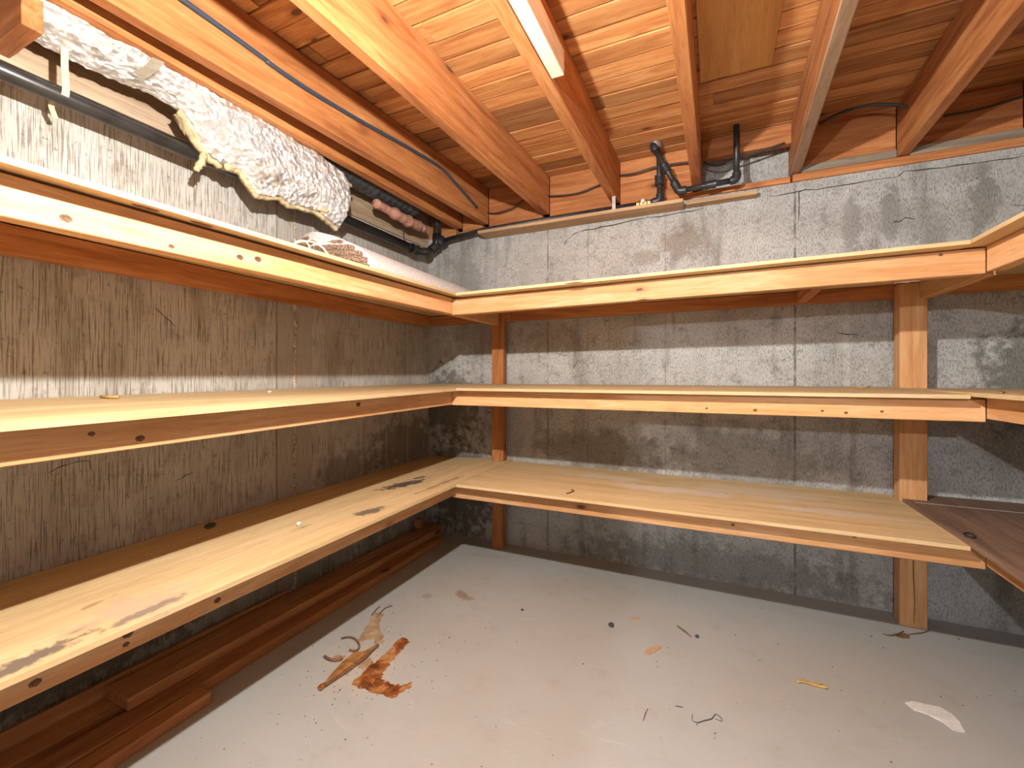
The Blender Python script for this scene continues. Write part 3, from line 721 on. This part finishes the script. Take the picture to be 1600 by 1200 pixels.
tuft([P_(525, 275, .195), P_(528, 290, .19), P_(529, 310, .185), P_(530, 330, .18), P_(530, 342, .18)], .011, 3)
tuft([P_(527, 285, .19), P_(538, 287, .185), P_(549, 290, .18)], .014, 4)
tuft([P_(497, 326, .18), P_(510, 330, .18), P_(524, 334, .18)], .010, 5)
tuft([P_(438, 297, .175), P_(446, 304, .175)], .008, 6)
def on_foil(px, py, dx=.018): return onx(px, py, .19 + dx)
tp0 = [onz(x, y, 1.955) for x, y in ((246, 103), (236, 112), (222, 118), (205, 122), (192, 127))]
link('tape_strip', ribbon([Vector((p.x + .004, p.y, 1.972 - .006 * i)) for i, p in enumerate(tp0)], .03, .0012, (.5, 0, -.85)), 'tape', ff)
tag(e, 'foil-faced insulation batt with ragged fibre edge hanging below the joists', 'insulation')
# flexible duct above the drain and a clump of pink fibre
rib = []
for i in range(61):
    t = i / 60; rib.append(Vector((.115, lerp(-1.0, -.30, t), lerp(2.05, 2.06, t))))
tag(link('flexible_duct', tube(rib, .06, 20, None, lambda t: .060 + .0035 * math.sin(t * 60 * math.pi * .5)), 'duct', None, True), 'black flexible duct between the joist and the board-formed wall', 'duct')
tag(link('pink_insulation', tube(smooth_path([(.13, -.66, 1.958), (.13, -.50, 1.954), (.125, -.36, 1.952), (.115, -.24, 1.962), (.115, -.19, 1.957)], 8), .028, 12, None, lambda t: .010 + .021 * math.sin(math.pi * min(1, .15 + .8 * t)) + .004 * math.sin(t * 31) + .003 * math.sin(t * 57)), 'pinkfib', None, True), 'clump of pink fibre insulation under the black duct', 'insulation')

# ------------------------------------------------------------------ folded carpet on the top shelf
e = empty('folded_carpet', (.33, -.75, 1.447))
def zt(x, y): return zleft['top'](x, y)
bm = bmesh.new(); NYc, NX = 26, 14
ya, ybk = -1.19, -.20
for side in (0,):
    T = []
    for i in range(NYc + 1):
        t = i / NYc; yy = lerp(ya, ybk, t); row_ = []
        hh = lerp(.168, .128, t)
        for j in range(NX + 1):
            s = j / NX; xx = lerp(.06, .575, s)
            prof = (1 - abs(2 * s - .75) ** 3.0) if s < .9 else max(0.0, (1 - abs(2 * .9 - .75) ** 3.0) * (1 - (s - .9) / .1))
            prof = math.sin(math.pi * min(1.0, .04 + .94 * (s ** .8))) ** .55
            row_.append(bm.verts.new((xx, yy + .02 * math.sin(s * 9), zt(xx, yy) + .002 + hh * prof)))
        T.append(row_)
    B = [[bm.verts.new((v.co.x, v.co.y, zt(v.co.x, v.co.y) + .0015)) for v in r] for r in T]
    for i in range(NYc):
        for j in range(NX):
            bm.faces.new((T[i][j], T[i][j + 1], T[i + 1][j + 1], T[i + 1][j])); bm.faces.new((B[i][j], B[i + 1][j], B[i + 1][j + 1], B[i][j + 1]))
        bm.faces.new((T[i][0], T[i + 1][0], B[i + 1][0], B[i][0])); bm.faces.new((T[i][NX], B[i][NX], B[i + 1][NX], T[i + 1][NX]))
    for j in range(NX):
        bm.faces.new((T[0][j], B[0][j], B[0][j + 1], T[0][j + 1])); bm.faces.new((T[NYc][j], T[NYc][j + 1], B[NYc][j + 1], B[NYc][j]))
link('carpet_body', bm, 'rug', e, True)
for k, (z_, x0_, x1_, yy) in enumerate(((.018, .20, .555, -1.215), (.045, .20, .54, -1.205), (.072, .19, .51, -1.20), (.099, .18, .47, -1.195), (.126, .20, .43, -1.19), (.148, .22, .38, -1.185))):
    pth = smooth_path([(x0_, yy + .01, zt(x0_, yy) + z_), ((x0_ + x1_) / 2, yy - .006, zt(.4, yy) + z_ + .004), (x1_, yy + .015, zt(x1_, yy) + z_ - .003), (x1_ + .006, yy + .035, zt(x1_, yy) + z_ - .004)], 7)
    bm = tube(pth, .0145, 10); Rr = random.Random(k)
    for v in bm.verts: v.co += Vector((Rr.uniform(-1, 1), Rr.uniform(-1, 1), Rr.uniform(-1, 1))) * .0012
    link('folded_edge', bm, 'rugback', e, True)
tag(e, 'folded pale carpet with brown backing at its folded end on the top shelf', 'carpet')
zc = lambda p: p
ropes = smooth_path([onx(452, 384, .52), onx(470, 378, .50), onx(487, 378, .49), onx(503, 386, .50), onx(511, 396, .52), onx(513, 401, .54)], 6)
rl = link('cord_loop', tube(ropes, .0035, 7), 'rope', None, True)
tag(rl, 'loop of pale cord lying against the folded carpet', 'cord')
rl2 = link('cord_loop', tube(smooth_path([onx(462, 378, .54), onx(474, 376, .52), onx(481, 381, .53), onx(484, 388, .56)], 6), .003, 7), 'rope', None, True)
tag(rl2, 'short curled end of pale cord beside the carpet loop', 'cord')

# ------------------------------------------------------------------ lumber lying under the left shelf
def lumber(a, b, w, h, z0, mat, label, roll=0.0):
    a = Vector((a[0], a[1], 0)); b = Vector((b[0], b[1], 0)); d = (b - a).normalized(); s = Vector((-d.y, d.x, 0)) * w / 2
    z1 = z0 + h; bm = bmesh.new()
    def cr(p, k, z): q = p + s * k; return (q.x, q.y, z)
    hexa(bm, [cr(a, 1, z0), cr(a, -1, z0), cr(b, -1, z0), cr(b, 1, z0), cr(a, 1, z1), cr(a, -1, z1), cr(b, -1, z1), cr(b, 1, z1)], .002)
    return tag(link('lumber', bm, mat), label, 'lumber', 'loose lumber under the bottom shelf')
lumber((.030, -2.6), (.030, -1.10), .018, .085, .0, 'old_y', 'thin board standing on edge against the wall foot under the shelf')
lumber((.118, -1.76), (.112, -.08), .125, .038, .040, 'old_y', 'broad plank lying on top of the other lumber under the shelf')
lumber((.085, -2.3), (.085, -.12), .085, .038, .0005, 'old_y', 'plank beneath the broad plank at the wall foot')
lumber((.215, -2.3), (.185, -.16), .085, .038, .0005, 'old_y', 'long low plank on the floor in front of the broad plank')
lumber((.300, -2.05), (.282, -1.60), .06, .036, .0005, 'old_y', 'short offcut in front of the long low plank on the floor')
tag(link('lumber', box(.035, .075, -.20, -.16, .0795, .135, .002), 'old_y'), 'small upright offcut on the plank end near the corner', 'lumber')

# ------------------------------------------------------------------ debris on the floor
def patch(pix, z, th, mat, name, label, cat, sub=3, jit=.004, seed=1, parent=None):
    Rr = random.Random(seed); P = [onz(x, y, z) for x, y in pix]; q = []
    for a, b in zip(P, P[1:] + P[:1]):
        for k in range(sub):
            p = a.lerp(b, k / sub); q.append((p.x + (Rr.uniform(-jit, jit) if k else 0), p.y + (Rr.uniform(-jit, jit) if k else 0)))
    o = link(name, prism(q[::-1], lambda x, y: z + th, th - .0001), mat, parent)
    if label: tag(o, label, cat)
    return o
px4 = lambda L: [(480 + x / 6.665, 930 + y / 6.665) for x, y in L]
patch(px4([(465, 935), (510, 870), (620, 770), (720, 690), (830, 590), (940, 470), (985, 440), (1040, 455), (1080, 490), (1010, 540), (960, 600), (890, 680), (820, 780), (760, 850), (800, 900), (900, 930), (1000, 940), (1080, 905), (1090, 950), (1000, 1010), (880, 1075), (760, 1035), (640, 1000)]), 0, .0012, 'rust', 'rust_stain', 'rectangular orange-brown rust stain dried on the concrete floor', 'stain', 4, .006, 4)
patch(px4([(640, 300), (650, 240), (700, 190), (770, 170), (800, 210), (750, 290), (760, 360), (800, 430), (780, 510), (700, 510), (690, 450), (620, 460), (570, 500), (530, 460), (580, 390), (600, 340)]), 0, .0008, 'tan', 'water_stain', 'tan tide-marked stain above the rusty lath on the floor', 'stain', 3, .006, 5)
patch(px4([(520, 720), (580, 660), (650, 650), (690, 700), (650, 770), (570, 790)]), 0, .0008, 'tan', 'water_stain', 'small tan stain joining lath and rust stain', 'stain', 3, .005, 6)
patch(px4([(260, 660), (310, 620), (400, 630), (360, 690), (280, 690)]), 0, .0008, 'tan', 'water_stain', 'faint tan stain beside the spiny curled strip', 'stain', 3, .005, 8)
e = empty('rusty_lath', onz(550, 1040, 0))
patch(px4([(180, 920), (260, 820), (350, 720), (480, 610), (600, 590), (740, 510), (745, 525), (600, 680), (440, 800), (300, 890), (200, 945)]), .001, .004, 'lath', 'lath_body', None, None, 2, .002, 7, e)
patch(px4([(170, 935), (330, 830), (470, 730), (590, 640), (740, 512), (748, 524), (610, 665), (480, 755), (330, 860), (190, 955)]), .0052, .004, 'bark', 'lath_edge', None, None, 2, .0015, 9, e)
patch(px4([(105, 975), (140, 940), (185, 925), (195, 950), (150, 1000), (115, 995)]), .001, .006, 'rust', 'lath_tip', None, None, 2, .002, 10, e)
tag(e, 'rusty broken lath lying on the floor beside the rust stain', 'lath')
def curl(L, r, mat, name, label, cat, z=None):
    pts = [onz(x, y, 0) for x, y in px4(L)]
    return tag(link(name, tube(smooth_path([(p.x, p.y, r + .0005) for p in pts], 5), r, 7), mat, None, True), label, cat)
curl([(355, 462), (420, 448), (490, 462), (535, 510), (540, 560), (500, 590), (440, 582)], .004, 'bark', 'bark_curl', 'hook-shaped brown bark curl touching the rusty lath', 'bark')
curl([(180, 650), (210, 672), (260, 690), (320, 690), (360, 672)], .005, 'bark', 'bark_curl', 'spiny brown curled strip beside the rusty lath', 'bark')
curl([(670, 215), (710, 165), (755, 125)], .0025, 'bark', 'twig', 'straight dark twig at the head of the tan stain', 'twig')
curl([(755, 200), (800, 150), (840, 130), (885, 117)], .0025, 'bark', 'twig', 'bent dark twig at the head of the tan stain', 'twig')
def pebble(px, py, r, mat, name, label, cat, z=0, sc=(1, 1, .7), seed=1):
    p = onz(px, py, z); p.z = z
    o = link(name, sphere(p + Vector((0, 0, r * sc[2] * .9)), r, sc, 2, .14, seed), mat); return tag(o, label, cat)
pebble(955, 979, .0115, 'stone', 'pebble', 'largest dark pebble on the open floor', 'stone', seed=2)
pebble(1089, 996, .0075, 'stone', 'pebble', 'small dark pebble beside the reddish twig', 'stone', seed=3)
pebble(816, 954, .006, 'stone', 'pebble', 'tiny dark pebble between floor stain and largest pebble', 'stone', seed=4)
def chip(pix, th, mat, name, label, cat, z=0, seed=1): return patch(pix, z, th, mat, name, label, cat, 2, .0015, seed)
chip([(1006, 1021), (1013, 1014), (1027, 1008), (1034, 1012), (1024, 1020), (1014, 1024)], .003, 'card', 'cardboard_scrap', 'tan rectangular scrap on the open floor', 'scrap', seed=3)
chip([(986, 968), (991, 965), (999, 965), (1000, 969), (993, 970)], .003, 'card', 'wood_chip', 'small tan chip on the floor near the largest pebble', 'chip', seed=5)
def twig(pix, r, mat, label, name='twig', cat='twig', z=0):
    pts = [onz(x, y, z) for x, y in pix]
    return tag(link(name, tube(smooth_path([(p.x, p.y, z + r + .0004) for p in pts], 4), r, 7, None, lambda t: r * (1.0 - .5 * abs(2 * t - .9))), mat, None, True), label, cat)
twig([(1058, 979), (1066, 985), (1074, 991), (1080, 997)], .0035, 'bark', 'reddish twig on the floor beside the small dark pebble')
e = empty('dry_stalk', onz(1268, 1071, 0))
for nm, pix, r in (('stem', [(1245, 1067), (1258, 1068), (1275, 1073), (1293, 1077)], .0045), ('split_half', [(1249, 1063), (1260, 1067), (1272, 1070), (1283, 1070)], .0035)):
    pts = [onz(x, y, 0) for x, y in pix]
    link(nm, tube(smooth_path([(p.x, p.y, r + .0004) for p in pts], 4), r, 7), 'straw', e, True)
tag(e, 'split yellow dry stalk on the open floor', 'stalk')
twig([(1380, 992), (1392, 994), (1404, 991), (1412, 987)], .003, 'bark', 'thin curved bark sliver at the foot of the wide post')
chip([(1400, 995), (1412, 990), (1421, 994), (1421, 998), (1408, 997)], .004, 'bark', 'bark_flake', 'flat bark flake at the foot of the wide post', 'bark', seed=8)
twig([(1420, 992), (1432, 991), (1444, 989), (1452, 986)], .0025, 'bark', 'straight twig lying against the wide post')
chip([(1414, 1099), (1425, 1097), (1446, 1102), (1468, 1106), (1486, 1116), (1500, 1130), (1508, 1145), (1490, 1142), (1472, 1128), (1450, 1117), (1428, 1110)], .004, 'pale', 'plaster_smear', 'long white plaster smear stuck on the floor', 'plaster', seed=9)
twig([(1005, 1127), (1008, 1117), (1012, 1108)], .0015, 'bark', 'hair-thin dark splinter on the open floor')
twig([(1082, 1117), (1082, 1126), (1090, 1130), (1100, 1127), (1112, 1124), (1118, 1117), (1126, 1122), (1128, 1128), (1118, 1124)], .0014, 'cable', 'tangled thread ball on the open floor', 'thread', 'thread')
twig([(1055, 1104), (1062, 1105), (1068, 1106)], .0015, 'bark', 'hair-thin dark splinter near the thread ball')
# crumbs, too many and too small to count
bm = bmesh.new(); R = random.Random(21)
for _ in range(420):
    x = R.uniform(.35, 2.9); yv = R.uniform(-2.3, -.05)
    if R.random() < .35: x, yv = R.gauss(.62, .18), R.gauss(-1.25, .25)
    if x < .31: continue
    r = R.uniform(.0008, .0030) * (1 if R.random() < .9 else 1.5); th = R.uniform(0, 6.28)
    v = [bm.verts.new((x + r * R.uniform(.6, 1.6) * math.cos(th + a), yv + r * R.uniform(.6, 1.6) * math.sin(th + a), .0002)) for a in (0, 2.1, 4.2)]
    tpv = bm.verts.new((x, yv, .0002 + r * .9))
    bm.faces.new(v[::-1])
    for k in range(3): bm.faces.new((v[k], v[(k + 1) % 3], tpv))
tag(link('dirt_crumbs', bm, 'dirt'), 'dark crumbs of dirt scattered over the concrete floor', 'dirt', kind='stuff')

# ------------------------------------------------------------------ bits on the shelves
def zsh(run, lev, p): return {'left': zleft, 'back': zback, 'right': zright}[run][lev](p.x, p.y)
def on_shelf(px, py, run, lev):
    z = .5 if lev == 'bottom' else .98
    for _ in range(6): p = onz(px, py, z); z = zsh(run, lev, p)
    return p
def bit(px, py, run, lev, r, mat, name, label, cat, sc=(1, 1, .7), seed=1):
    p = on_shelf(px, py, run, lev)
    return tag(link(name, sphere(p + Vector((0, 0, r * sc[2] * .95)), r, sc, 2, .15, seed), mat), label, cat)
bit(467, 821, 'left', 'bottom', .009, 'pale', 'plaster_crumb', 'white plaster crumb on the scorched bottom shelf', 'plaster', (1, 1, .8), 5)
bit(328, 825, 'left', 'bottom', .016, 'stone', 'stone', 'dark stone lying against the wall on the bottom shelf', 'stone', (.7, 1.3, .6), 6)
bit(421, 614, 'left', 'middle', .006, 'pale', 'plaster_crumb', 'tan crumb on the middle shelf along the board-formed wall', 'plaster', (1, 1, .8), 7)
def shelf_twig(pix, run, lev, r, mat, name, label, cat):
    pts = [on_shelf(x, y, run, lev) + Vector((0, 0, r + .0006)) for x, y in pix]
    return tag(link(name, tube(smooth_path(pts, 5), r, 7), mat, None, True), label, cat)
shelf_twig([(158, 622), (170, 623), (186, 623)], 'left', 'middle', .0045, 'straw', 'splinter', 'orange wood splinter on the middle shelf along the board-formed wall', 'splinter')
shelf_twig([(885, 772), (892, 770), (897, 768), (893, 766)], 'back', 'bottom', .002, 'cable', 'wire_curl', 'thin dark wire curl on the bottom shelf between the posts', 'wire')
shelf_twig([(1337, 606), (1346, 607), (1358, 606)], 'back', 'middle', .003, 'straw', 'splinter', 'yellow wood splinter on the middle shelf between the posts', 'splinter')
shelf_twig([(1505, 835), (1513, 834), (1521, 837), (1523, 841), (1516, 841), (1508, 838)], 'right', 'bottom', .0025, 'iron', 'wire_ring', 'bent dark wire ring on the dark brown bottom shelf', 'wire')
shelf_twig([(1562, 613), (1566, 612), (1568, 614), (1564, 615), (1562, 613)], 'right', 'middle', .0022, 'galv', 'loop_nail', 'small metal loop nail on the middle shelf beside the wide post', 'nail')
